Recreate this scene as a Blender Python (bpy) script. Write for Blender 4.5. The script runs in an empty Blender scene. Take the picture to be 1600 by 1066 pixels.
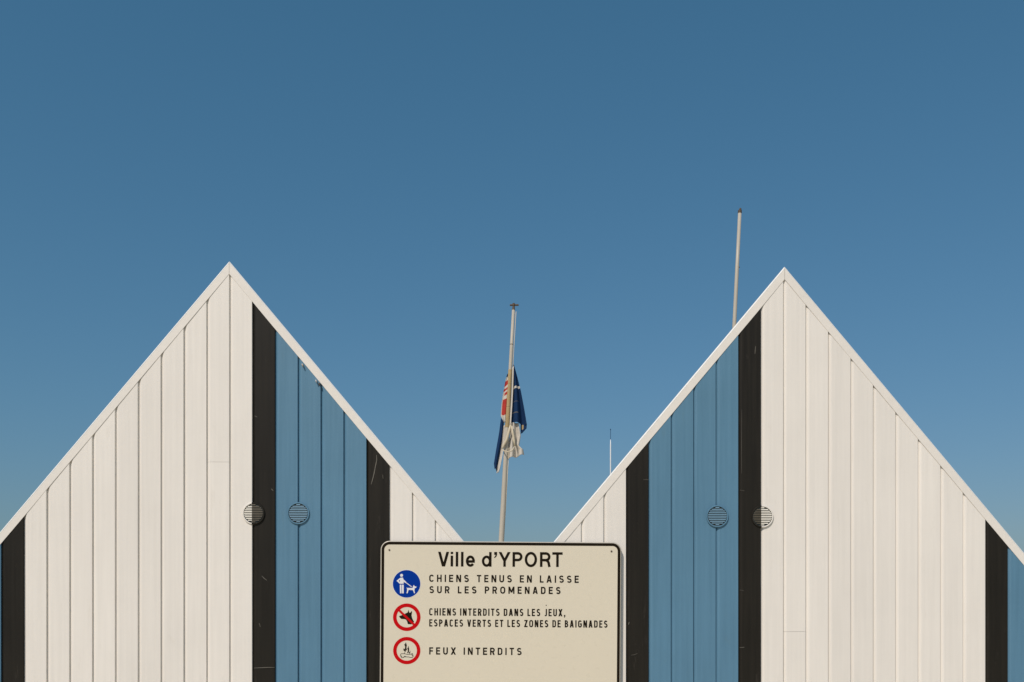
import bpy, math, random
from mathutils import Vector

random.seed(7)
scene = bpy.context.scene
COL = scene.collection

# ------------------------------------------------------------------ camera
S = 0.0028            # metres per photo pixel on the hut fronts
HUT_Y = 4.3           # distance of the hut fronts
EYE = 1.70            # eye height
HOR = 959.0           # photo row of the eye level
cam_data = bpy.data.cameras.new("camera")
cam_data.sensor_width = 36.0
cam_data.lens = 36.0 * HUT_Y / (1600 * S)
cam_data.shift_y = (HOR - 533.0) / 1600.0
cam_data.clip_end = 20000
cam = bpy.data.objects.new("camera", cam_data)
cam.location = (0, 0, EYE)
cam.rotation_euler = (math.radians(90), 0, 0)
COL.objects.link(cam)
scene.camera = cam

# ------------------------------------------------------------------ light
sun_vec = Vector((-0.58, -1.0, 1.22)).normalized()      # towards the sun
SUN_EL = math.asin(sun_vec.z)
SUN_AZ = math.atan2(sun_vec.x, sun_vec.y)               # clockwise from +y
world = bpy.data.worlds.new("World")
scene.world = world
world.use_nodes = True
wn = world.node_tree
wn.nodes.clear()
w_out = wn.nodes.new("ShaderNodeOutputWorld")
w_bg = wn.nodes.new("ShaderNodeBackground")
w_sky = wn.nodes.new("ShaderNodeTexSky")
w_sky.sky_type = 'NISHITA'
w_sky.sun_disc = False
w_sky.sun_elevation = SUN_EL
w_sky.sun_rotation = SUN_AZ
w_sky.altitude = 0
w_sky.air_density = 1.3
w_sky.dust_density = 1.0
w_sky.ozone_density = 4.0
w_bg.inputs["Strength"].default_value = 0.108
# colour grading of the sky: a gain and a gamma for each channel
w_sep = wn.nodes.new("ShaderNodeSeparateColor")
w_com = wn.nodes.new("ShaderNodeCombineColor")
wn.links.new(w_sky.outputs[0], w_sep.inputs[0])
for ch, gain, gam in (("Red", 0.406, 0.974), ("Green", 0.863, 0.698), ("Blue", 1.0, 0.744)):
    pw = wn.nodes.new("ShaderNodeMath"); pw.operation = 'POWER'
    pw.inputs[1].default_value = gam
    ml = wn.nodes.new("ShaderNodeMath"); ml.operation = 'MULTIPLY'
    ml.inputs[1].default_value = gain
    wn.links.new(w_sep.outputs[ch], pw.inputs[0])
    wn.links.new(pw.outputs[0], ml.inputs[0])
    wn.links.new(ml.outputs[0], w_com.inputs[ch])
wn.links.new(w_com.outputs[0], w_bg.inputs[0])
wn.links.new(w_bg.outputs[0], w_out.inputs[0])

sd = bpy.data.lights.new("sun", 'SUN')
sd.energy = 3.0
sd.angle = math.radians(0.53)
sd.color = (1.0, 0.90, 0.79)
sun = bpy.data.objects.new("sun", sd)
sun.rotation_euler = sun_vec.to_track_quat('Z', 'Y').to_euler()
sun.location = sun_vec * 30
COL.objects.link(sun)

scene.view_settings.view_transform = 'Standard'
scene.view_settings.look = 'None'
scene.view_settings.exposure = 0.0
scene.view_settings.gamma = 1.0
scene.view_settings.use_curve_mapping = False


# ------------------------------------------------------------------ helpers
def P(px, py, d=HUT_Y):
    """point at distance d that sits behind photo pixel (px, py)"""
    k = S * d / HUT_Y
    return Vector(((px - 800) * k, d, EYE + (HOR - py) * k))


class MB:
    def __init__(self):
        self.v, self.f, self.m = [], [], []

    def add(self, verts, faces, mat=0):
        o = len(self.v)
        self.v += [tuple(p) for p in verts]
        self.f += [tuple(i + o for i in f) for f in faces]
        self.m += [mat] * len(faces)

    def box(self, x0, x1, y0, y1, z0, z1, mat=0):
        self.add([(x0, y0, z0), (x1, y0, z0), (x1, y1, z0), (x0, y1, z0),
                  (x0, y0, z1), (x1, y0, z1), (x1, y1, z1), (x0, y1, z1)],
                 [(0, 1, 5, 4), (1, 2, 6, 5), (2, 3, 7, 6), (3, 0, 4, 7), (4, 5, 6, 7), (3, 2, 1, 0)], mat)

    def prism(self, pts, y0, y1, mat=0):
        """outline in the xz plane, front at y0, back at y1"""
        n = len(pts)
        a = sum(pts[i][0] * pts[(i + 1) % n][1] - pts[(i + 1) % n][0] * pts[i][1] for i in range(n))
        if a < 0:
            pts = pts[::-1]
        vs = [(x, y0, z) for x, z in pts] + [(x, y1, z) for x, z in pts]
        fs = [tuple(range(n)), tuple(range(2 * n - 1, n - 1, -1))]
        fs += [((i + 1) % n, i, n + i, n + (i + 1) % n) for i in range(n)]
        self.add(vs, fs, mat)

    def sheet(self, pts, y, mat=0):
        n = len(pts)
        a = sum(pts[i][0] * pts[(i + 1) % n][1] - pts[(i + 1) % n][0] * pts[i][1] for i in range(n))
        if a < 0:
            pts = pts[::-1]
        self.add([(x, y, z) for x, z in pts], [tuple(range(n))], mat)

    def tube(self, path, radii, n=16, mat=0, caps=True):
        path = [Vector(p) for p in path]
        if not isinstance(radii, (list, tuple)):
            radii = [radii] * len(path)
        vs = []
        for i, p in enumerate(path):
            t = (path[min(i + 1, len(path) - 1)] - path[max(i - 1, 0)]).normalized()
            a = Vector((0, 1, 0)) if abs(t.y) < 0.9 else Vector((1, 0, 0))
            u = t.cross(a).normalized()
            w = u.cross(t).normalized()
            for k in range(n):
                th = 2 * math.pi * k / n
                vs.append(p + (u * math.cos(th) + w * math.sin(th)) * radii[i])
        fs = []
        for i in range(len(path) - 1):
            for k in range(n):
                fs.append((i * n + k, i * n + (k + 1) % n, (i + 1) * n + (k + 1) % n, (i + 1) * n + k))
        if caps:
            fs.append(tuple(range(n - 1, -1, -1)))
            o = (len(path) - 1) * n
            fs.append(tuple(range(o, o + n)))
        self.add(vs, fs, mat)

    def build(self, name, mats, root=None, parent=None, smooth=False, local=False):
        if not isinstance(mats, (list, tuple)):
            mats = [mats]
        off = Vector((0, 0, 0))
        if root is not None and not local:
            off = root.location
        me = bpy.data.meshes.new(name)
        me.from_pydata([tuple(Vector(p) - off) for p in self.v], [], self.f)
        for m in mats:
            me.materials.append(m)
        for p, mi in zip(me.polygons, self.m):
            p.material_index = mi
            p.use_smooth = smooth
        me.update()
        o = bpy.data.objects.new(name, me)
        COL.objects.link(o)
        par = parent if parent is not None else root
        if par is not None:
            o.parent = par
        return o


def thing(name, label, cat, loc, group=None):
    o = bpy.data.objects.new(name, None)
    o.empty_display_size = 0.2
    o.location = loc
    COL.objects.link(o)
    o["label"] = label
    o["category"] = cat
    if group:
        o["group"] = group
    return o


def bevel(o, w, seg=2):
    b = o.modifiers.new("bevel", 'BEVEL')
    b.width = w
    b.segments = seg
    b.limit_method = 'ANGLE'
    b.angle_limit = math.radians(30)
    return o


# ------------------------------------------------------------------ materials
def paint(name, col, rough=0.5, var=0.05, grain=0.15, streak=True, spec=0.4, dirt=None, dirt_amt=0.0, mscale=1.0, island=0.0):
    m = bpy.data.materials.new(name)
    m.use_nodes = True
    nt = m.node_tree
    b = nt.nodes["Principled BSDF"]
    b.inputs["Specular IOR Level"].default_value = spec
    tc = nt.nodes.new("ShaderNodeTexCoord")
    # broad mottling
    n1 = nt.nodes.new("ShaderNodeTexNoise")
    n1.inputs["Scale"].default_value = 2.6 * mscale
    n1.inputs["Detail"].default_value = 5
    n1.inputs["Roughness"].default_value = 0.6
    nt.links.new(tc.outputs["Object"], n1.inputs["Vector"])
    # vertical brush and grain marks
    mp = nt.nodes.new("ShaderNodeMapping")
    mp.inputs["Scale"].default_value = (60 * mscale, 60 * mscale, 2.0 * mscale) if streak else (40 * mscale,) * 3
    nt.links.new(tc.outputs["Object"], mp.inputs["Vector"])
    n2 = nt.nodes.new("ShaderNodeTexNoise")
    n2.inputs["Scale"].default_value = 1.0
    n2.inputs["Detail"].default_value = 6
    nt.links.new(mp.outputs[0], n2.inputs["Vector"])
    mix = nt.nodes.new("ShaderNodeMath")
    mix.operation = 'ADD'
    nt.links.new(n1.outputs["Fac"], mix.inputs[0])
    nt.links.new(n2.outputs["Fac"], mix.inputs[1])
    mr = nt.nodes.new("ShaderNodeMapRange")
    mr.inputs["From Min"].default_value = 0.7
    mr.inputs["From Max"].default_value = 1.3
    mr.inputs["To Min"].default_value = 1 - var
    mr.inputs["To Max"].default_value = 1 + var
    nt.links.new(mix.outputs[0], mr.inputs["Value"])
    mul = nt.nodes.new("ShaderNodeVectorMath")
    mul.operation = 'SCALE'
    mul.inputs[0].default_value = col
    nt.links.new(mr.outputs[0], mul.inputs["Scale"])
    last = mul.outputs[0]
    if island:                                      # each board took the paint a little differently
        gm = nt.nodes.new("ShaderNodeNewGeometry")
        ri = nt.nodes.new("ShaderNodeMapRange")
        ri.inputs["To Min"].default_value = 1 - island
        ri.inputs["To Max"].default_value = 1 + island
        nt.links.new(gm.outputs["Random Per Island"], ri.inputs["Value"])
        m2 = nt.nodes.new("ShaderNodeVectorMath")
        m2.operation = 'SCALE'
        nt.links.new(last, m2.inputs[0])
        nt.links.new(ri.outputs[0], m2.inputs["Scale"])
        last = m2.outputs[0]
    if dirt is not None:
        mp3 = nt.nodes.new("ShaderNodeMapping")
        mp3.inputs["Scale"].default_value = (22, 22, 5)
        mp3.inputs["Location"].default_value = (3.1, 0, 1.7)
        nt.links.new(tc.outputs["Object"], mp3.inputs["Vector"])
        n3 = nt.nodes.new("ShaderNodeTexNoise")
        n3.inputs["Scale"].default_value = 1.0
        n3.inputs["Detail"].default_value = 8
        n3.inputs["Roughness"].default_value = 0.7
        nt.links.new(mp3.outputs[0], n3.inputs["Vector"])
        r3 = nt.nodes.new("ShaderNodeMapRange")
        r3.inputs["From Min"].default_value = 0.60
        r3.inputs["From Max"].default_value = 0.78
        r3.inputs["To Min"].default_value = 0.0
        r3.inputs["To Max"].default_value = dirt_amt
        nt.links.new(n3.outputs["Fac"], r3.inputs["Value"])
        mx = nt.nodes.new("ShaderNodeMix")
        mx.data_type = 'RGBA'
        nt.links.new(r3.outputs[0], mx.inputs["Factor"])
        nt.links.new(last, mx.inputs["A"])
        mx.inputs["B"].default_value = (*dirt, 1)
        last = mx.outputs["Result"]
    nt.links.new(last, b.inputs["Base Color"])
    rr = nt.nodes.new("ShaderNodeMapRange")
    rr.inputs["From Min"].default_value = 0.3
    rr.inputs["From Max"].default_value = 0.7
    rr.inputs["To Min"].default_value = max(0.05, rough - 0.08)
    rr.inputs["To Max"].default_value = min(1.0, rough + 0.08)
    nt.links.new(n2.outputs["Fac"], rr.inputs["Value"])
    nt.links.new(rr.outputs[0], b.inputs["Roughness"])
    bp = nt.nodes.new("ShaderNodeBump")
    bp.inputs["Strength"].default_value = grain
    bp.inputs["Distance"].default_value = 0.002
    nt.links.new(mix.outputs[0], bp.inputs["Height"])
    nt.links.new(bp.outputs[0], b.inputs["Normal"])
    return m


M_WHITE = paint("white_paint", (0.805, 0.762, 0.70), 0.5, 0.04, 0.12, dirt=(0.56, 0.51, 0.42), dirt_amt=0.30, island=0.03)
M_TRIM = paint("white_trim_paint", (0.81, 0.765, 0.70), 0.45, 0.03, 0.10, streak=False, dirt=(0.6, 0.55, 0.45), dirt_amt=0.12)
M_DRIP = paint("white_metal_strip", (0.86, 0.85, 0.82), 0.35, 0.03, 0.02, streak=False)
M_BLACK = paint("black_paint", (0.0158, 0.0135, 0.0097), 0.5, 0.22, 0.25, spec=0.2, dirt=(0.10, 0.085, 0.07), dirt_amt=0.40)
M_BLUE = paint("blue_paint", (0.096, 0.218, 0.325), 0.48, 0.075, 0.15, dirt=(0.11, 0.20, 0.25), dirt_amt=0.5, island=0.03)
M_VENTK = paint("worn_sunlit_slat_black", (0.085, 0.072, 0.05), 0.45, 0.25, 0.1, streak=False)  # black lightened for wear and for the highlights on the slats
M_VENTB = paint("sunlit_slat_blue", (0.17, 0.305, 0.41), 0.4, 0.05, 0.0, streak=False)  # board blue made lighter: sunlight on the slats put into the colour
M_VENTW = paint("sunlit_slat_white", (0.84, 0.80, 0.70), 0.4, 0.05, 0.0, streak=False)  # board white raised a little, sunlit slats painted in
M_VSHADE = paint("vent_shade", (0.075, 0.085, 0.085), 0.9, 0.1, 0.0, streak=False, spec=0.05)  # shade between the slats, painted as a dark back plate
M_WOOD = paint("raw_wood", (0.30, 0.25, 0.19), 0.8, 0.2, 0.3)
M_SLATE = paint("roof_felt", (0.10, 0.10, 0.10), 0.85, 0.15, 0.4, streak=False)
M_FACE = paint("sign_face", (0.735, 0.668, 0.53), 0.32, 0.012, 0.0, streak=False, spec=0.4)
M_RIM = paint("sign_rim", (0.50, 0.46, 0.39), 0.4, 0.05, 0.02, streak=False)
M_INK = paint("sign_ink", (0.014, 0.0095, 0.005), 0.5, 0.05, 0.0, streak=False, spec=0.06)
M_RED = paint("sign_red", (0.56, 0.004, 0.007), 0.5, 0.05, 0.0, streak=False, spec=0.06)
M_SBLUE = paint("sign_blue", (0.0005, 0.036, 0.30), 0.5, 0.05, 0.0, streak=False, spec=0.06)
M_SWHITE = paint("sign_white", (0.80, 0.80, 0.80), 0.4, 0.02, 0.0, streak=False)
M_POLE = paint("pole_paint", (0.50, 0.455, 0.38), 0.45, 0.08, 0.05, mscale=0.6)
M_BRASS = paint("tarnished_cap", (0.10, 0.07, 0.045), 0.6, 0.2, 0.1, streak=False)
M_TAPE = paint("yellowed_sleeve", (0.42, 0.31, 0.15), 0.6, 0.15, 0.1, streak=False)
M_NAVY = paint("navy_cloth", (0.010, 0.033, 0.095), 0.85, 0.15, 0.2, streak=False, spec=0.1)
M_REDC = paint("red_cloth", (0.42, 0.045, 0.035), 0.85, 0.12, 0.2, streak=False, spec=0.1)
M_WCLOTH = paint("white_cloth", (0.58, 0.54, 0.48), 0.9, 0.08, 0.2, streak=False, spec=0.1)
M_ROPE = paint("rope", (0.62, 0.54, 0.40), 0.9, 0.1, 0.2, streak=False)
M_MAST = paint("pale_mast", (0.78, 0.80, 0.82), 0.5, 0.04, 0.0, streak=False)
M_STEEL = paint("steel", (0.5, 0.5, 0.5), 0.35, 0.1, 0.05, streak=False)


# ------------------------------------------------------------------ ground
def ground_material():
    m = bpy.data.materials.new("pale_sand")
    m.use_nodes = True
    nt = m.node_tree
    b = nt.nodes["Principled BSDF"]
    b.inputs["Roughness"].default_value = 0.85
    tc = nt.nodes.new("ShaderNodeTexCoord")
    n = nt.nodes.new("ShaderNodeTexNoise")
    n.inputs["Scale"].default_value = 1.3
    n.inputs["Detail"].default_value = 9
    nt.links.new(tc.outputs["Object"], n.inputs["Vector"])
    cr = nt.nodes.new("ShaderNodeValToRGB")
    cr.color_ramp.elements[0].color = (0.50, 0.42, 0.28, 1)
    cr.color_ramp.elements[1].color = (0.66, 0.56, 0.40, 1)
    nt.links.new(n.outputs["Fac"], cr.inputs[0])
    nt.links.new(cr.outputs[0], b.inputs["Base Color"])
    bp = nt.nodes.new("ShaderNodeBump")
    bp.inputs["Strength"].default_value = 0.3
    bp.inputs["Distance"].default_value = 0.01
    nt.links.new(n.outputs["Fac"], bp.inputs["Height"])
    nt.links.new(bp.outputs[0], b.inputs["Normal"])
    return m


g = MB()
R = 6000
g.add([(-R, -R, 0), (R, -R, 0), (R, R, 0), (-R, R, 0)], [(0, 1, 2, 3)])
go = g.build("ground", ground_material())
go["kind"] = "structure"

# ------------------------------------------------------------------ beach huts
W = lambda px: (px - 800) * S
Z = lambda py: EYE + (HOR - py) * S
DEPTH = 2.2
BASE = 0.03


def beach_hut(label, ax, ay, pitch, sl, sr, x_left, x_right, colour_of, vents, gaps, seed, gx):
    """ax, ay: outer apex in photo px; sl, sr: roof slopes; gaps: board index -> photo row of a butt joint"""
    rnd = random.Random(seed)
    X0, X1, XA = W(x_left), W(x_right), W(ax)
    ZA = Z(ay)

    def roof(x, drop=0.0):
        return ZA - (sl * (XA - x) if x < XA else sr * (x - XA)) - drop

    root = thing("beach_hut", label, "beach hut", (XA, HUT_Y, 0), "striped beach huts side by side")
    BT = 20 * S                                   # bargeboard, measured vertically
    HID = 6 * S                                   # boards end this far below the roof line, behind the bargeboard
    k0 = math.floor((x_left - gx) / pitch)
    k1 = math.ceil((x_right - gx) / pitch)
    runs = []
    for k in range(k0, k1):
        c = colour_of(k)
        if runs and runs[-1][0] == c:
            runs[-1][1].append(k)
        else:
            runs.append([c, [k]])
    G, FL, CH = 0.0095, 0.0025, 0.0125            # groove depth, flat bottom, chamfer
    for c, ks in runs:
        mb = MB()
        for k in ks:
            xa = max(W(gx + pitch * k), X0 + 0.004)
            xb = min(W(gx + pitch * (k + 1)), X1 - 0.004)
            if xb - xa < 0.02:
                continue
            dy = rnd.uniform(-0.0004, 0.0004)
            tw = rnd.uniform(-0.0004, 0.0004)
            prof = [(xa, G), (xa + FL, G), (xa + FL + CH * 0.5, G * 0.42), (xa + FL + CH * 0.85, G * 0.16),
                    (xa + FL + CH * 1.15, 0.0009 + tw * 0.3), (xb - 0.0012, tw), (xb - 0.0002, 0.0012 + tw), (xb, G)]
            xm = 0.5 * (xa + xb)

            def piece(zb, zt):
                n = len(prof)
                vs, fs = [], []
                for zfun in (zb, zt):
                    for x, d in prof:
                        vs.append((x, HUT_Y + d + dy, zfun(x)))
                    vs.append((xb, HUT_Y + 0.022, zfun(xb)))
                    vs.append((xa, HUT_Y + 0.022, zfun(xa)))
                m = n + 2
                for i in range(m):
                    j = (i + 1) % m
                    fs.append((i, j, m + j, m + i))
                fs.append(tuple(range(m - 1, -1, -1)))
                fs.append(tuple(range(m, 2 * m)))
                mb.add(vs, fs, 0)

            top = lambda x: roof(x, HID)
            if k in gaps:
                zg = Z(gaps[k])
                skew = rnd.uniform(-0.006, 0.006)
                piece(lambda x: BASE, lambda x: zg - 0.0004 + skew * (x - xm))
                piece(lambda x: zg + 0.0004 + skew * (x - xm), top)
            else:
                piece(lambda x: BASE, top)
        if not mb.v:
            continue
        name, mat, lab = {"w": ("white_cladding", M_WHITE, "white painted vertical boards"),
                          "k": ("black_board", M_BLACK, "black painted vertical board"),
                          "b": ("blue_cladding", M_BLUE, "blue painted vertical boards")}[c]
        o = mb.build(name, mat, root)
        o["label"] = lab

    # inner wall behind the boards, side and back walls
    wb = MB()
    zi = 14 * S
    wb.prism([(X0 + 0.01, BASE), (X1 - 0.01, BASE), (X1 - 0.01, roof(X1 - 0.01, zi)), (XA, ZA - zi), (X0 + 0.01, roof(X0 + 0.01, zi))],
             HUT_Y + 0.0235, HUT_Y + 0.045)
    wb.build("wall_lining", M_WOOD, root)
    for x0, x1 in ((X0 + 0.012, X0 + 0.040), (X1 - 0.040, X1 - 0.012)):
        sb = MB()
        n = 20
        y0, y1 = HUT_Y + 0.047, HUT_Y + DEPTH - 0.047
        for i in range(n):
            a, b = y0 + (y1 - y0) * i / n, y0 + (y1 - y0) * (i + 1) / n - 0.006
            sb.box(x0, x1, a, b, BASE, min(roof(x0, zi + 0.02), roof(x1, zi + 0.02)))
        sb.build("side_wall", M_WHITE, root)
    bb = MB()
    bb.prism([(X0 + 0.01, BASE), (X1 - 0.01, BASE), (X1 - 0.01, roof(X1 - 0.01, zi)), (XA, ZA - zi), (X0 + 0.01, roof(X0 + 0.01, zi))],
             HUT_Y + DEPTH - 0.045, HUT_Y + DEPTH)
    bb.build("back_wall", M_WHITE, root)

    # roof: two slabs just under the bargeboard edge
    rb = MB()
    ed, th = 0.008, 0.028
    rb.prism([(X0, roof(X0, ed + th)), (XA, ZA - ed - th), (X1, roof(X1, ed + th)), (X1, roof(X1, ed)), (XA, ZA - ed), (X0, roof(X0, ed))],
             HUT_Y + 0.047, HUT_Y + DEPTH + 0.05)
    rb.build("roof", M_SLATE, root)

    # bargeboards with a thin bright drip edge along the top
    F = 0.0015
    for side in (-1, 1):
        mb = MB()
        xe = X0 if side < 0 else X1
        xs = XA + side * 0.0006
        ch = 0.0060
        rows = []                                  # (drop below the roof line, y)
        for drop, y in ((BT, HUT_Y + 0.021), (BT, HUT_Y - F + 0.0006), (BT - 0.0012, HUT_Y - F), (ch, HUT_Y - F), (0.0015, HUT_Y - F + 0.0045), (0, HUT_Y + 0.012), (0, HUT_Y + 0.046), (BT, HUT_Y + 0.046)):
            rows.append((drop, y))
        # the lower half sits in front of the boards only; keep the back clear of them
        rows = [(BT, HUT_Y - 0.0008), (BT, HUT_Y - F + 0.0004), (BT - 0.001, HUT_Y - F), (ch, HUT_Y - F),
                (0.0012, HUT_Y - F + 0.0045), (0, HUT_Y + 0.013), (0, HUT_Y + 0.046), (HID - 0.001, HUT_Y + 0.046),
                (HID - 0.001, HUT_Y - 0.0008)]
        N = 24
        n = len(rows)
        vs, fs = [], []
        for i in range(N + 1):
            x = xs + (xe - xs) * i / N
            wob = 0.0006 * math.sin(i * 0.9 + seed)
            for drop, y in rows:
                vs.append((x, y, roof(x, drop) + (wob if drop in (BT, BT - 0.001) else 0)))
        for i in range(N):
            for j in range(n):
                a, b = i * n + j, i * n + (j + 1) % n
                q = (a, b, b + n, a + n)
                fs.append(q if side < 0 else q[::-1])
        fs.append(tuple(range(n)) if side > 0 else tuple(range(n - 1, -1, -1)))
        fs.append(tuple(range(N * n, N * n + n)) if side < 0 else tuple(range(N * n + n - 1, N * n - 1, -1)))
        mb.add(vs, fs)
        mb.build("bargeboard", M_TRIM, root)
        # folded metal strip along the top edge
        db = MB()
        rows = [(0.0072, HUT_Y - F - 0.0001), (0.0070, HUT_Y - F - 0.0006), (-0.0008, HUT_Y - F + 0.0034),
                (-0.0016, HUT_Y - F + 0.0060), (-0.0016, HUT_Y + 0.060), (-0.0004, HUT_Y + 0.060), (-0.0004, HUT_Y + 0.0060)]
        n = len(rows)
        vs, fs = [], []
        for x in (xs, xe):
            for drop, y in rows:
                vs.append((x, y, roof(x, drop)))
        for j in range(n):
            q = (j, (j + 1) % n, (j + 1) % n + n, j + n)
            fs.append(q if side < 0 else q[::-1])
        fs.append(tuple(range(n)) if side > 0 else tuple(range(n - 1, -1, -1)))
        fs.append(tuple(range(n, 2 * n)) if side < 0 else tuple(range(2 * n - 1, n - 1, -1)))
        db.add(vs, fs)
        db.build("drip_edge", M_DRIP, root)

    # round louvred vents
    for vx, vy, ml, mr_, split in vents:
        c = P(vx, vy)
        mats = [ml, mr_]
        xs = W(split)
        mi = lambda x: 0 if x < xs else 1
        ro, ri = 17.3 * S, 15.2 * S
        yf = HUT_Y - 0.0125
        vb = MB()
        n = 72
        prof = [(ro, HUT_Y - 0.001), (ro, HUT_Y - 0.0050), (ro - 0.0015, HUT_Y - 0.0066), (ri + 0.001, HUT_Y - 0.0066), (ri, HUT_Y - 0.0055), (ri, HUT_Y - 0.0012)]
        for i in range(n):
            t0, t1 = 2 * math.pi * i / n, 2 * math.pi * (i + 1) / n
            xm = c.x + ro * math.cos((t0 + t1) / 2)
            vs = []
            for t in (t0, t1):
                for r, y in prof:
                    vs.append((c.x + r * math.cos(t), y, c.z + r * math.sin(t)))
            q = len(prof)
            vb.add(vs, [(j, j + q, j + 1 + q, j + 1) for j in range(q - 1)], mi(xm))
        # back plate
        for i in range(n):
            t0, t1 = 2 * math.pi * i / n, 2 * math.pi * (i + 1) / n
            vb.add([(c.x, HUT_Y - 0.0013, c.z), (c.x + ri * math.cos(t0), HUT_Y - 0.0013, c.z + ri * math.sin(t0)),
                    (c.x + ri * math.cos(t1), HUT_Y - 0.0013, c.z + ri * math.sin(t1))], [(0, 1, 2)], 2)
        vent = vb.build("vent", mats + [M_VSHADE], root, smooth=False)
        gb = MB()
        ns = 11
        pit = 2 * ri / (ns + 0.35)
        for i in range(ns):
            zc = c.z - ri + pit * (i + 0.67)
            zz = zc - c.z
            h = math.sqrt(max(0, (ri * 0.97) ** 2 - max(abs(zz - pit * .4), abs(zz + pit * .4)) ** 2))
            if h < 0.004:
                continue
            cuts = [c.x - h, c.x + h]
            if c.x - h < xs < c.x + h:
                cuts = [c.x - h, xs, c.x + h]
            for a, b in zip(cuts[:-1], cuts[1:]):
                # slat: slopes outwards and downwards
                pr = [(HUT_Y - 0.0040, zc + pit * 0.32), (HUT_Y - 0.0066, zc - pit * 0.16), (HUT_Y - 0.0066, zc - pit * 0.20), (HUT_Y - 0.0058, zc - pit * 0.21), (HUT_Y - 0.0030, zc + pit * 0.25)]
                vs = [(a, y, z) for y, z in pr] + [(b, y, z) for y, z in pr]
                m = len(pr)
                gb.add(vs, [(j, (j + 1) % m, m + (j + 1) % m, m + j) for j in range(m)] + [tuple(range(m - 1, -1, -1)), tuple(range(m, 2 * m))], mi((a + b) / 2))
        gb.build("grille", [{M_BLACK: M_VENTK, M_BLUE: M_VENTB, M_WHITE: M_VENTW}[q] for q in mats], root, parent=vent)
    return root


def col_left(k):
    if -9 <= k <= 0: return "w"
    if k == 1 or k == 6 or k == -10: return "k"
    if 2 <= k <= 5 or k < -10: return "b"
    return "w"


def col_right(k):
    if -1 <= k <= 8: return "w"
    if k in (-2, -7, 9): return "k"
    if -6 <= k <= -3 or k > 9: return "b"
    return "w"


hut_a = beach_hut("white beach hut with blue stripe right of its peak, mitred bargeboards meeting at the tip",
                  358.2, 408.5, 35.71, 1.181, 1.194, -79, 794.0, col_left,
                  [(396.6, 802.5, M_WHITE, M_BLACK, 394.0), (466.4, 802.3, M_BLUE, M_BLUE, 467)],
                  {-1: 722, 1: 1045}, 1, 358.2)
hut_b = beach_hut("white beach hut with blue stripe left of its peak, bare flagpole rising behind it",
                  1226.0, 417.0, 35.1, 1.192, 1.195, 797.0, 1663, col_right,
                  [(1120.6, 807.0, M_BLUE, M_BLUE, 1121), (1190.9, 807.4, M_BLACK, M_WHITE, 1189.0)],
                  {0: 987}, 2, 1223.9)


def mark(root, pts, width, mat, name="scratch", y=HUT_Y - 0.0006):
    """thin worn line on a board, given in photo px"""
    mb = MB()
    q = [P(x, yy) for x, yy in pts]
    L, Rr = [], []
    n = len(q)
    for i in range(n):
        t = (q[min(i + 1, n - 1)] - q[max(i - 1, 0)]).normalized()
        nn = Vector((-t.z, 0, t.x))
        w = width * S * 0.5 * (0.35 + 0.65 * math.sin(math.pi * (i + 0.4) / (n - 0.2)))
        L.append(q[i] + nn * w)
        Rr.append(q[i] - nn * w)
    vs = [(p.x, y, p.z) for p in L + Rr]
    mb.add(vs, [(i, i + 1, n + i + 1, n + i) for i in range(n - 1)])
    return mb.build(name, mat, root)


M_WORN = paint("worn_grey", (0.13, 0.12, 0.10), 0.7, 0.3, 0.1, streak=False)
M_WORN2 = paint("worn_grey_faint", (0.075, 0.068, 0.055), 0.7, 0.3, 0.1, streak=False)
mark(hut_a, [(588.4, 711), (588.7, 719), (586.8, 728), (584.5, 740), (582, 750), (580, 757)], 1.5, M_WORN)
mark(hut_a, [(409, 900), (413, 904), (417, 907)], 1.0, M_WORN)
mark(hut_a, [(397, 1044), (410, 1043.4), (420, 1043), (429, 1043)], 1.1, M_WORN)
mark(hut_a, [(405, 974), (407, 980)], 0.9, M_WORN)
mark(hut_a, [(424, 764), (427, 767)], 1.2, M_WORN)
mark(hut_a, [(398, 650), (402, 652)], 1.2, M_WORN)
mark(hut_a, [(598, 742), (598.6, 748)], 1.2, M_WORN2)
mark(hut_b, [(1180.5, 541), (1180, 548), (1179.5, 553)], 1.6, M_WORN2)
mark(hut_b, [(1005, 749.8), (1010, 749.6), (1014, 749.5)], 0.9, M_WORN2)
mark(hut_b, [(986, 1024), (992, 1023), (996, 1021)], 1.0, M_WORN2)
mark(hut_b, [(983.2, 972), (982, 976)], 1.6, M_WORN)
mark(hut_b, [(1156, 766), (1163, 767)], 0.9, M_WORN2)
mark(hut_b, [(1156, 922), (1162, 923)], 0.9, M_WORN2)
mark(hut_b, [(1156, 1012), (1163, 1011.5)], 1.0, M_WORN)
mark(hut_b, [(1159, 640), (1158.6, 690), (1158.8, 740)], 0.8, M_WORN2)


def hook(root, px, py, mat):
    p = P(px, py)
    mb = MB()
    y = HUT_Y
    mb.tube([(p.x, y + 0.002, p.z), (p.x, y - 0.012, p.z), (p.x + 0.001, y - 0.014, p.z - 0.004), (p.x + 0.003, y - 0.012, p.z - 0.010)],
            [0.0035, 0.0035, 0.003, 0.002], 10)
    mb.build("screw_hook", mat, root, smooth=True)


hook(hut_a, 473.2, 570.5, M_RIM)
hook(hut_a, 494.5, 595.5, M_STEEL)
hook(hut_a, 499.5, 600.5, M_BRASS)

# ------------------------------------------------------------------ sign
ROLL = math.radians(0.40)
SCX, SCY = 782.2, 950.0
SGAP = 0.026
SY = HUT_Y - SGAP
KS = S * SY / HUT_Y
sc = P(SCX, SCY, SY)
sign = thing("town_sign", "cream town notice board with three round pictograms, fixed across the gap between the two huts", "sign", sc)
sign.rotation_euler = (0, ROLL, 0)


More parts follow.
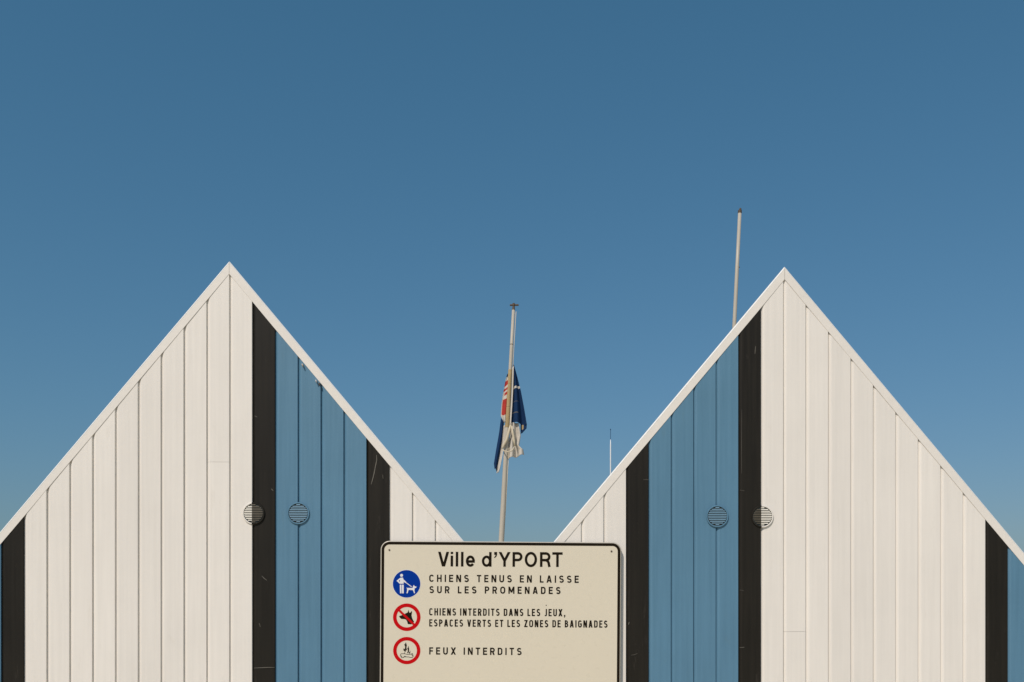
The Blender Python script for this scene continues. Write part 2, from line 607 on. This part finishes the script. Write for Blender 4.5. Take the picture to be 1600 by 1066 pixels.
def U(px, py):
    """photo pixel -> sign's own x, z (the roll taken out)"""
    dx, dy = px - SCX, py - SCY
    c, s = math.cos(ROLL), math.sin(ROLL)
    return ((dx * c + dy * s) * KS, -(-dx * s + dy * c) * KS)


def rrect(x0, x1, z0, z1, r, n=10):
    pts = []
    for cx, cz, a0 in ((x1 - r, z1 - r, 0), (x0 + r, z1 - r, 90), (x0 + r, z0 + r, 180), (x1 - r, z0 + r, 270)):
        for i in range(n + 1):
            a = math.radians(a0 + 90 * i / n)
            pts.append((cx + r * math.cos(a), cz + r * math.sin(a)))
    return pts


HX = (970.2 - 593.8) / 2 * KS
ZT = (SCY - 846.3) * KS
ZB = ZT - 0.95
RAD = 14 * KS


def ring_between(mb, a, b, ya, yb, mat=0):
    n = len(a)
    vs = [(x, ya, z) for x, z in a] + [(x, yb, z) for x, z in b]
    mb.add(vs, [(i, n + i, n + (i + 1) % n, (i + 1) % n)[::-1] for i in range(n)], mat)


pb = MB()
e = 0.0038
o0 = rrect(-HX, HX, ZB, ZT, RAD)
o1 = rrect(-HX + e * 0.35, HX - e * 0.35, ZB + e * 0.35, ZT - e * 0.35, RAD - e * 0.35)
o2 = rrect(-HX + e, HX - e, ZB + e, ZT - e, RAD - e)
n_ = len(o0)
pb.add([(x, 0.016, z) for x, z in o0], [tuple(range(n_ - 1, -1, -1))], 0)
ring_between(pb, o0, o0, 0.016, 0.0035, 0)
ring_between(pb, o0, o1, 0.0035, 0.0010, 0)
ring_between(pb, o1, o2, 0.0010, 0.0, 0)
pb.sheet(o2, 0.0, 1)
panel = pb.build("panel", [M_RIM, M_FACE], sign, local=True)
# fix normals of the mixed windings
import bmesh
bm = bmesh.new(); bm.from_mesh(panel.data); bmesh.ops.recalc_face_normals(bm, faces=bm.faces); bm.to_mesh(panel.data); bm.free()

bo = MB()
i0 = rrect(-HX + e + 0.0006, HX - e - 0.0006, ZB + e, ZT - e - 0.0003, RAD - e)
bw = 4.5 * KS
i1 = rrect(-HX + e + bw, HX - e - bw, ZB + e + bw, ZT - e - bw, RAD - e - bw)
ring_between(bo, i0, i1, -0.0004, -0.0004)
bo.build("border", M_INK, sign, local=True)

# rails that hold the board off the huts
for zz in (ZT - 0.22, ZT - 0.78):
    rbm = MB()
    rbm.box(-HX + 0.03, HX - 0.03, 0.0165, SGAP - 0.0035, zz - 0.02, zz + 0.02)
    rbm.build("mounting_rail", M_STEEL, sign, local=True)
for px, py in ((608.4, 859.6), (955.4, 861.6)):
    x, z = U(px, py)
    sb = MB()
    k = 12
    pts = [(x + 1.45 * KS * math.cos(2 * math.pi * i / k), z + 1.45 * KS * math.sin(2 * math.pi * i / k)) for i in range(k)]
    sb.prism(pts, -0.0022, -0.0002)
    bevel(sb.build("screw", M_BRASS, sign, local=True), 0.0008)


# ---- lettering drawn as strokes -------------------------------------------
class Ink:
    def __init__(self, base=-0.0005):
        self.mb = MB()
        self.k = 0
        self.base = base

    def y(self):
        self.k += 1
        return self.base - 0.00004 * (self.k % 14)

    def poly(self, pts):
        self.mb.sheet(pts, self.y())

    def ribbon(self, pts, w):
        pts = [Vector((a, b)) for a, b in pts]
        closed = (pts[0] - pts[-1]).length < 1e-9
        if closed:
            pts = pts[:-1]
        n = len(pts)
        L, Rr = [], []
        for i in range(n):
            if closed:
                a, b = pts[i - 1], pts[(i + 1) % n]
            else:
                a, b = pts[max(i - 1, 0)], pts[min(i + 1, n - 1)]
            t1 = (pts[i] - a) if (pts[i] - a).length > 1e-9 else (b - pts[i])
            t2 = (b - pts[i]) if (b - pts[i]).length > 1e-9 else t1
            t1, t2 = t1.normalized(), t2.normalized()
            n1, n2 = Vector((-t1.y, t1.x)), Vector((-t2.y, t2.x))
            nn = (n1 + n2).normalized()
            s = w * 0.5 / max(0.4, nn.dot(n1))
            L.append(pts[i] + nn * s)
            Rr.append(pts[i] - nn * s)
        y = self.y()
        vs = [(p.x, y, p.y) for p in L + Rr]
        m = n if closed else n - 1
        self.mb.add(vs, [(i, n + i, n + (i + 1) % n, (i + 1) % n) for i in range(m)])


def arc(cx, cy, rx, ry, a0, a1, n=14):
    return [(cx + rx * math.cos(math.radians(a0 + (a1 - a0) * i / n)), cy + ry * math.sin(math.radians(a0 + (a1 - a0) * i / n))) for i in range(n + 1)]


def para(x0, y0, x1, y1, hw):
    """slanted stem cut level at both ends; (x0,y0),(x1,y1) its centre line"""
    return [(x0 - hw / 2, y0), (x0 + hw / 2, y0), (x1 + hw / 2, y1), (x1 - hw / 2, y1)]


WID = dict(C=.66, H=.66, I=.0, E=.58, N=.68, S=.66, T=.62, U=.66, L=.52, A=.72, P=.64, R=.66, O=.72, M=.86, D=.66, J=.48,
           X=.72, V=.72, Z=.64, B=.64, G=.68, F=.55)


def glyph(ch, x, w, h, st):
    """returns list of ('r', pts) ribbons and ('p', pts) polygons in glyph space; x left, baseline 0"""
    out = []
    a = st / 2
    l, r, t, b = x + a, x + w - a, h - a, a
    R_ = lambda *p: out.append(('r', list(p)))
    vert = lambda xx: out.append(('r', [(xx, 0), (xx, h)]))
    hor = lambda yy, x0, x1: out.append(('r', [(x0, yy), (x1, yy)]))
    cx = x + w / 2
    rx = (r - l) / 2
    rc = min(rx, h * 0.32)
    if ch == 'I':
        vert(x + a)
    elif ch == 'H':
        vert(l); vert(r); hor(h * .51, l, r)
    elif ch == 'E':
        vert(l); hor(t, l, x + w); hor(b, l, x + w); hor(h * .52, l, x + w * .92)
    elif ch == 'F':
        vert(l); hor(t, l, x + w); hor(h * .50, l, x + w * .92)
    elif ch == 'L':
        vert(l); hor(b, l, x + w)
    elif ch == 'T':
        vert(cx); hor(t, x, x + w)
    elif ch == 'N':
        vert(l); vert(r); out.append(('p', para(x + st * .62, h, x + w - st * .62, 0, st * 1.22)))
    elif ch == 'M':
        vert(l); vert(r)
        out.append(('p', para(x + st * .6, h, cx, h * .18, st * 1.15)))
        out.append(('p', para(x + w - st * .6, h, cx, h * .18, st * 1.15)))
    elif ch == 'A':
        hw = st * 1.1
        out.append(('p', para(x + hw / 2, 0, cx - st * .12, h, hw)))
        out.append(('p', para(x + w - hw / 2, 0, cx + st * .12, h, hw)))
        hor(h * .27, x + w * .2, x + w * .8)
    elif ch == 'V':
        hw = st * 1.1
        out.append(('p', para(x + hw / 2, h, cx - st * .08, 0, hw)))
        out.append(('p', para(x + w - hw / 2, h, cx + st * .08, 0, hw)))
    elif ch == 'X':
        hw = st * 1.18
        out.append(('p', para(x + hw / 2, h, x + w - hw / 2, 0, hw)))
        out.append(('p', para(x + w - hw / 2, h, x + hw / 2, 0, hw)))
    elif ch == 'Y':
        hw = st * 1.15
        out.append(('p', para(x + hw / 2, h, cx, h * .40, hw)))
        out.append(('p', para(x + w - hw / 2, h, cx, h * .40, hw)))
        R_((cx, 0), (cx, h * .43))
    elif ch == 'Z':
        hor(t, x + w * .04, x + w); hor(b, x, x + w)
        out.append(('p', para(x + w - st * .65, h - st * .5, x + st * .65, st * .5, st * 1.2)))
    elif ch == 'U':
        R_((l, h), *arc(cx, b + rc, rx, rc, 180, 360), (r, h))
    elif ch == 'J':
        R_((r, h), *arc(r - rx * 1.0, b + rc * .9, rx, rc * .9, 0, -155))
    elif ch == 'O':
        out.append(('r', arc(cx, t - rc, rx, rc, 0, 180) + arc(cx, b + rc, rx, rc, 180, 360) + [(r, t - rc)]))
    elif ch == 'C':
        R_(*(arc(cx, t - rc, rx, rc, 22, 180) + arc(cx, b + rc, rx, rc, 180, 338)))
    elif ch == 'G':
        R_(*(arc(cx, t - rc, rx, rc, 22, 180) + arc(cx, b + rc, rx, rc, 180, 360) + [(r, h * .50)]))
        hor(h * .50, cx, x + w)
    elif ch == 'D':
        R_((l, b), *arc(r - rc, b + rc, rc, rc, 270, 360), *arc(r - rc, t - rc, rc, rc, 0, 90), (l, t))
        vert(l)
    elif ch in 'PR':
        m = h * .46
        rr = (t - m) / 2
        R_((l, t), *arc(r - rr, t - rr, rr, rr, 90, -90), (l, m))
        vert(l)
        if ch == 'R':
            out.append(('p', para(x + w * .56, m, x + w - st * .62, 0, st * 1.2)))
    elif ch == 'B':
        m = h * .52
        r1, r2 = (t - m) / 2, (m - b) / 2
        R_((l, t), *arc(r - st * .25 - r1, t - r1, r1, r1, 90, -90), (l, m))
        R_((l, m), *arc(r - r2, b + r2, r2, r2, 90, -90), (l, b))
        vert(l)
    elif ch == 'S':
        m = h * .51
        r1, r2 = (t - m) / 2, (m - b) / 2
        R_(*(arc(cx, t - r1, rx * .94, r1, 28, 180, 14) + arc(cx, t - r1, rx * .94, r1, 180, 250, 6)
             + arc(cx, b + r2, rx, r2, 70, 0, 6)[0:] + arc(cx, b + r2, rx, r2, 0, -152, 14)))
    elif ch == ',':
        out.append(('p', [(x, st * 1.1), (x + st * 1.15, st * 1.1), (x + st * 1.15, 0), (x + st * .5, -st * 1.1), (x + st * .1, -st * 1.1), (x + st * .45, 0), (x, 0)]))
    return out


def draw(ink, items, ox, oz, k, st, shear=0):
    for kind, pts in items:
        q = [(ox + a * k, oz + b * k) for a, b in pts]
        if kind == 'r':
            ink.ribbon(q, st * k)
        else:
            ink.poly(q)


def line(text, xl, xr, top, base, kx, st):
    """text fitted between photo columns xl and xr"""
    h = base - top
    ws = []
    for ch in text:
        if ch == ' ':
            ws.append(None)
        elif ch == 'I':
            ws.append(st)
        elif ch == ',':
            ws.append(st * 1.15)
        else:
            ws.append(WID[ch] * h * kx)
    tot = sum(w for w in ws if w)
    SPC = 1.65
    units = 0.0
    for i in range(len(text) - 1):
        units += 1
    units += (SPC - 1) * text.count(' ')            # a space is itself a wide gap
    gap = (xr - xl - tot) / units
    ink = Ink()
    x = 0.0
    ox, oz = U(xl, base)
    for ch, w in zip(text + ' ', ws + [None]):
        if w is None:
            x += gap * SPC
            ink.mb.build("lettering", M_INK, sign, local=True)     # one word
            ink = Ink()
            continue
        draw(ink, glyph(ch, x, w, h, st), ox, oz, KS, st)
        x += w + gap


line("CHIENS TENUS EN LAISSE", 670.6, 904.2, 898.0, 909.3, 0.99, 2.08)
line("SUR LES PROMENADES", 670.8, 875.8, 915.9, 927.0, 0.99, 2.08)
line("CHIENS INTERDITS DANS LES JEUX,", 670.6, 883.3, 950.4, 961.7, 0.76, 1.92)
line("ESPACES VERTS ET LES ZONES DE BAIGNADES", 670.6, 949.2, 967.8, 979.0, 0.76, 1.92)
line("FEUX INTERDITS", 670.6, 815.0, 1011.5, 1022.8, 0.99, 2.08)

# title, each letter at its own place
tk = Ink()
TB = 885.2
H_ = 22.9
SW = 3.9
XH = 17.0


def tput(items, xl):
    ox, oz = U(xl, TB + (xl - 684) * 0.004)
    draw(tk, items, ox, oz, KS, SW)


tput(glyph('V', 0, 17.3, H_, SW), 684.3)
tput([('r', [(SW / 2, 0), (SW / 2, XH)]), ('p', [(0, H_ - 3.5), (SW, H_ - 3.5), (SW, H_), (0, H_)])], 704.0)
tput([('r', [(SW / 2, 0), (SW / 2, H_)])], 712.0)
tput([('r', [(SW / 2, 0), (SW / 2, H_)])], 720.2)
a_ = SW / 2
ew = 14.2
tput([('r', arc(ew / 2, XH / 2, ew / 2 - a_, XH / 2 - a_ + .3, 0, 322, 34)), ('r', [(a_, XH * .47), (ew - a_ * .1, XH * .47)])], 727.8)
dw = 15.0
tk.mb.build("lettering", M_INK, sign, local=True)["label"] = "large first word of the town name in black letters"
tk = Ink()
tput([('r', arc(dw / 2 - .3, XH / 2, dw / 2 - a_ - .1, XH / 2 - a_ + .3, 0, 360, 40)), ('r', [(dw - a_, 0), (dw - a_, H_)])], 753.0)
tput([('p', [(0.4, H_), (5, H_), (5, H_ - 4.2), (3.6, H_ - 7.6), (1.2, H_ - 9.4), (0.2, H_ - 8.6), (2.2, H_ - 6.0), (2.6, H_ - 4.4), (0.4, H_ - 4.4)])], 771.6)
tput(glyph('Y', 0, 18.6, H_, SW), 779.0)
tput(glyph('P', 0, 15.6, H_, SW), 800.7)
tput([('r', arc(9.6, H_ / 2, 9.6 - a_, H_ / 2 - a_ + .4, 0, 360, 48))], 819.8)
m_ = H_ * .46
rr_ = (H_ - a_ - m_) / 2
tput([('r', [(a_, H_ - a_)] + arc(16.4 - a_ - rr_, H_ - a_ - rr_, rr_, rr_, 90, -90) + [(a_, m_)]), ('r', [(a_, 0), (a_, H_)]),
      ('r', [(9.4, m_), (12.2, m_ - 1.6), (13.6, m_ - 4.2), (14.1, 3.2), (14.9, 0)])], 843.6)
tput(glyph('T', 0, 16.2, H_, SW), 862.8)
tk.mb.build("lettering", M_INK, sign, local=True)["label"] = "large second word of the town name in black letters"


# ---- pictograms ------------------------------------------------------------
def disc_pts(px, py, r, n=56):
    x, z = U(px, py)
    return [(x + r * KS * math.cos(2 * math.pi * i / n), z + r * KS * math.sin(2 * math.pi * i / n)) for i in range(n)]


def zpt(x0, y0, k):
    return lambda pts: [U(x0 + a / k, y0 + b / k) for a, b in pts]


# man with a dog on a lead
ck = MB()
ck.sheet(disc_pts(853.4, 946.0, 0.9, 8), -0.0005)
ck.build("stain", M_BRASS, sign, local=True)
d1 = MB(); d1.sheet(disc_pts(635.3, 912.4, 22.2), -0.0003)
pic1 = d1.build("pictogram", M_SWHITE, sign, local=True)
pic1["label"] = "blue disc with a white person leading a dog"
d1b = MB(); d1b.sheet(disc_pts(635.3, 912.4, 21.5), -0.0007)
d1b.build("disc", M_SBLUE, sign, parent=pic1, local=True)
q = zpt(600, 880, 17.77)
ik = Ink(-0.0010)
kk = KS / 17.77
ik.poly(q(arc(488, 340, 40, 42, 0, 351, 20)))
ik.poly(q([(455, 408), (520, 400), (545, 450), (547, 572), (440, 575), (448, 440)]))
ik.ribbon(q([(462, 425), (378, 492), (450, 560)]), 38 * kk)
ik.poly(q([(440, 600), (484, 600), (486, 840), (446, 840)]))
ik.poly(q([(498, 600), (548, 600), (548, 840), (502, 840)]))
ik.ribbon(q([(540, 478), (606, 540)]), 40 * kk)
ik.ribbon(q([(600, 534), (770, 660)]), 20 * kk)
ik.poly(q([(622, 680), (650, 690), (800, 690), (850, 690), (850, 735), (800, 752), (690, 742), (650, 730)]))
ik.poly(q([(646, 700), (690, 735), (672, 780), (658, 838), (625, 838), (640, 780)]))
ik.poly(q([(796, 740), (848, 720), (846, 770), (862, 836), (834, 836), (815, 775)]))
ik.poly(q([(790, 700), (808, 640), (828, 606), (852, 640), (905, 658), (890, 692), (856, 694), (846, 720)]))
ik.mb.build("symbol", M_SWHITE, sign, parent=pic1, local=True)


def red_ring(px, py, ro, ri, label):
    mb = MB()
    n = 64
    a = disc_pts(px, py, ro, n)
    b = disc_pts(px, py, ri, n)
    ring_between(mb, a, b, -0.0005, -0.0005)
    o = mb.build("pictogram", M_RED, sign, local=True)
    o["label"] = label
    return o


pic2 = red_ring(635.6, 964.6, 21.5, 15.9, "red ring with a slashed black dog head")
q = zpt(600, 935, 19.39)
ik = Ink()
ik.poly(q([(455, 545), (480, 530), (520, 520), (600, 490), (660, 455), (722, 425), (738, 345), (765, 430), (790, 440), (838, 385), (850, 400),
           (835, 520), (850, 590), (880, 660), (912, 712), (870, 760), (820, 790), (722, 780), (700, 700), (670, 650), (630, 632), (520, 622), (485, 590)]))
ik.mb.build("symbol", M_INK, sign, parent=pic2, local=True)
sl = MB()
p0, p1 = Vector(U(600 + 425 / 19.39, 935 + 330 / 19.39)), Vector(U(600 + 945 / 19.39, 935 + 830 / 19.39))
t = (p1 - p0).normalized(); nn = Vector((-t.y, t.x)) * 1.75 * KS
sl.sheet([tuple(p0 + nn), tuple(p1 + nn), tuple(p1 - nn), tuple(p0 - nn)], -0.0012)
sl.build("slash", M_RED, sign, parent=pic2, local=True)

pic3 = red_ring(635.6, 1016.7, 21.3, 15.8, "red ring round a campfire")
q = zpt(600, 985, 17.77)
ik = Ink()
ik.poly(q([(555, 375), (582, 392), (606, 330), (634, 410), (622, 490), (648, 570), (612, 540), (595, 605), (535, 548), (546, 498), (575, 528), (588, 460)]))
ik.poly(q([(640, 480), (662, 498), (680, 425), (696, 505), (698, 575), (668, 642), (642, 625), (668, 565)]))
ik.poly(q([(694, 590), (712, 606), (738, 565), (722, 640), (702, 655)]))
lw = 13 * kk
ik.ribbon(q([(480, 745), (452, 690), (472, 652), (560, 648), (640, 668), (720, 668), (795, 640)]), lw)
ik.ribbon(q([(575, 600), (570, 650)]), lw * .8)
ik.ribbon(q([(790, 640), (805, 690), (812, 715), (780, 756), (715, 750), (690, 742)]), lw)
ik.ribbon(q([(470, 725), (490, 760), (545, 752), (560, 735), (690, 740)]), lw)
ik.ribbon(q([(470, 715), (500, 718)]), lw * 1.3)
ik.ribbon(q([(560, 722), (605, 732)]), lw * 1.5)
ik.ribbon(q([(760, 672), (800, 700)]), lw * 1.3)
ik.mb.build("symbol", M_INK, sign, parent=pic3, local=True)


# ------------------------------------------------------------------ flagpoles
def lean_path(p_top, p_low, z_end, n=8):
    t = p_low - p_top
    k = (z_end - p_top.z) / t.z
    end = p_top + t * k
    return [end + (p_top - end) * i / n for i in range(n + 1)]


DF = 20.0
kF = S * DF / HUT_Y
top = P(802.3, 484, DF); low = P(783.2, 846, DF)
path = lean_path(top, low, 0.0, 10)
fp = thing("flagpole", "leaning grey-white flagpole with a dark cross-shaped cap, a flag drooping from it", "flagpole", path[0], "leaning flagpoles behind the huts")
mb = MB(); mb.tube(path, [0.071 - 0.0040 * i for i in range(11)], 20)
mb.build("pole", M_POLE, fp, smooth=True)
ax_dir = (top - path[0]).normalized()
mb = MB()
mb.tube([top - ax_dir * .004, top + ax_dir * 0.03, top + ax_dir * 0.075], [0.034, 0.026, 0.022], 16)
mb.tube([top + ax_dir * 0.076, top + ax_dir * 0.118, top + ax_dir * 0.135], [0.030, 0.030, 0.012], 16)
c0 = top + ax_dir * 0.092
mb.tube([c0 + Vector((-0.078, 0, 0)), c0 + Vector((0.100, 0, 0.003))], [0.019, 0.019], 12)
mb.build("truck", M_BRASS, fp)
def along(py):
    t = (py - 484) / (846 - 484.0)
    return top + (low - top) * t
mb = MB(); mb.tube([along(578), along(600)], [0.041, 0.042], 20); mb.tube([along(600.5), along(636)], [0.044, 0.045], 20); mb.tube([along(636.5), along(668)], [0.047, 0.048], 20)
mb.build("sleeve", M_TAPE, fp, smooth=False)
mb = MB()
mb.tube([along(538) , along(538.8)], [0.0370, 0.0370], 20)
mb.build("joint", M_BRASS, fp)
# halyard with its loop below the flag
yo = Vector((0, -0.075, 0))
fpx = lambda a, b, dy=-0.08: P(760 + a / 5.61, 560 + b / 5.61, DF) + Vector((0, dy, 0))
mb = MB()
mb.tube([fpx(214, 590), fpx(200, 640), fpx(178, 720), fpx(148, 775), fpx(140, 800)], [0.022, 0.026, 0.028, 0.026, 0.02], 10)
mb.tube([fpx(222, 600), fpx(232, 660), fpx(243, 730), fpx(250, 775)], [0.016, 0.022, 0.024, 0.018], 10)
mb.tube([fpx(140, 800), fpx(155, 822, -.14), fpx(190, 832, -.17), fpx(225, 820, -.14), fpx(250, 775)], [0.012] * 5, 8)
mb.build("halyard_loop", M_ROPE, fp, smooth=True)
mb = MB()
mb.tube([along(487) + Vector((0.055, -0.01, 0)), along(560) + Vector((0.050, -0.02, 0)), along(600) + Vector((0.056, -0.03, 0))], [0.006] * 3, 6)
mb.tube([along(700) + Vector((0.058, -0.02, 0)), along(760) + Vector((0.056, -0.01, 0)), along(840) + Vector((0.052, 0, 0)), along(960) + Vector((0.05, 0, 0))], [0.006] * 4, 6)
mb.build("halyard", M_ROPE, fp, smooth=True)

# drooping flag: cloth lofted between two edges, with folds
flag = thing("flag", "limp navy, white and red flag hanging in folds halfway up the pole", "flag", along(668) + Vector((0, -0.06, 0)))


def cloth(name, left, right, depth, folds, amp, mat, mats=None, band=None, nu=22, nv=36, ph=0.0):
    """left/right: edge points in flag zoom px, both listed from top to bottom"""
    def samp(pts, t):
        f = t * (len(pts) - 1)
        i = min(int(f), len(pts) - 2)
        f -= i
        return (pts[i][0] * (1 - f) + pts[i + 1][0] * f, pts[i][1] * (1 - f) + pts[i + 1][1] * f)
    vs, fs, ms = [], [], []
    for j in range(nv + 1):
        t = j / nv
        a, b = samp(left, t), samp(right, t)
        for i in range(nu + 1):
            u = i / nu
            w = math.sin(u * folds * math.pi + ph + t * 1.3)
            dy = depth + 1.3 * amp * w * (0.4 + 0.6 * t)
            vs.append(fpx(a[0] * (1 - u) + b[0] * u, a[1] * (1 - u) + b[1] * u + 4 * w * t, dy))
    mb = MB()
    for j in range(nv):
        for i in range(nu):
            o = j * (nu + 1) + i
            mi = 0
            if band:
                mi = band((i + .5) / nu, (j + .5) / nv)
            fs.append((o, o + nu + 1, o + nu + 2, o + 1)); ms.append(mi)
    mb.v = [tuple(v) for v in vs]; mb.f = fs; mb.m = ms
    ob = mb.build(name, mats or mat, flag, smooth=True)
    so = ob.modifiers.new("thickness", 'SOLIDIFY'); so.thickness = 0.006; so.offset = 0
    return ob


cloth("navy_panel", [(236, 62), (233, 180), (226, 300), (221, 430), (217, 558)], [(242, 62), (272, 170), (302, 290), (328, 430), (354, 588)],
      -0.02, 2.6, 0.05, None, [M_NAVY, M_WCLOTH, M_SLATE], lambda u, v: 1 if (0.403 < v < 0.440) else (2 if (0.655 < v < 0.668 and u < .6) or (.835 < v < .846 and u < .5) else 0), ph=.4, nv=120)
cloth("hem_fold", [(300, 565), (300, 610), (303, 655)], [(354, 575), (352, 615), (312, 658)], 0.02, 1.5, 0.03, M_NAVY, [M_NAVY, M_TAPE], lambda u, v: 1 if (.2 < u < .5 and .15 < v < .6) else 0)
cloth("hoist_tape", [(226, 90), (220, 300), (212, 430), (203, 590)], [(240, 70), (234, 280), (226, 430), (216, 580)], -0.045, 1, 0.008, M_WCLOTH)
cloth("striped_fold", [(183, 140), (165, 210), (145, 320), (133, 400), (126, 500), (155, 560)], [(200, 120), (192, 220), (182, 330), (178, 420), (172, 500), (170, 560)],
      0.0, 1.6, 0.03, None, [M_WCLOTH, M_REDC, M_NAVY],
      lambda u, v: 2 if v < .08 else (1 if (.18 < v + .05 * u < .27 or .31 < v + .05 * u < .35 or (.38 < v + .05 * u < .43 and u > .3)) else (1 if (.50 - .04 * u < v < .82 - .10 * abs(u - .6)) and .14 < u else 0)), nv=80)
cloth("navy_fold", [(128, 520), (112, 640), (84, 800), (66, 915), (72, 962)], [(152, 555), (150, 640), (128, 790), (104, 920), (92, 985)], 0.03, 2, 0.04, M_NAVY, ph=1)
cloth("white_fold", [(151, 590), (140, 720), (116, 860), (92, 960), (88, 1000)], [(166, 580), (160, 720), (140, 860), (118, 975), (106, 1004)], 0.02, 1.4, 0.03, M_WCLOTH)
cloth("white_tail", [(214, 560), (206, 660), (186, 780), (184, 880)], [(282, 570), (300, 680), (286, 770), (322, 800), (330, 845)], 0.01, 3.4, 0.05, M_WCLOTH, ph=.8)

# bare pole behind the right hut
DB = 18.0
top = P(1155.9, 333, DB); low = P(1147.2, 512, DB)
path = lean_path(top, low, 0.0, 8)
bp_ = thing("flagpole", "bare leaning pole with a brown cap, rising behind the roof of the right-hand hut", "flagpole", path[0], "leaning flagpoles behind the huts")
mb = MB(); mb.tube(path, [0.050 - 0.0023 * i for i in range(9)], 20)
mb.build("pole", M_POLE, bp_, smooth=True)
ad = (top - path[0]).normalized()
mb = MB(); mb.tube([top - ad * .0, top + ad * .045], [0.036, 0.036], 16)
mb.tube([top + ad * .045 + Vector((.004, 0, 0)), top + ad * .075 + Vector((.006, 0, 0)), top + ad * .092 + Vector((.002, 0, 0))], [0.022, 0.022, 0.008], 12)
mb.build("truck", M_BRASS, bp_)
pz = top + (low - top) * ((418 - 333) / (512 - 333.0))
mb = MB(); mb.tube([pz + Vector((0.02, 0, 0)), pz + Vector((0.045, 0, 0.006))], [0.012, 0.010], 8); mb.build("cleat", M_BRASS, bp_)

# far thin mast
DM = 60.0
top = P(954, 672, DM)
ms = thing("mast", "very thin pale mast with a tiny dark tip, far behind the low roof edge", "mast", (top.x, top.y, 0))
zz = P(954, 687, DM).z
mb = MB(); mb.tube([(top.x, DM, 0), (top.x, DM, zz - .3), (top.x, DM, zz)], [0.042, 0.036, 0.018], 12); mb.build("pole", M_MAST, ms, smooth=True)
mb = MB(); mb.tube([(top.x, DM, zz), (top.x, DM, top.z + .05)], [0.013, 0.013], 8)
mb.tube([(top.x, DM, top.z), (top.x, DM, top.z + .04), (top.x, DM, top.z + .07)], [0.02, 0.03, 0.015], 10); mb.build("tip", M_NAVY, ms)
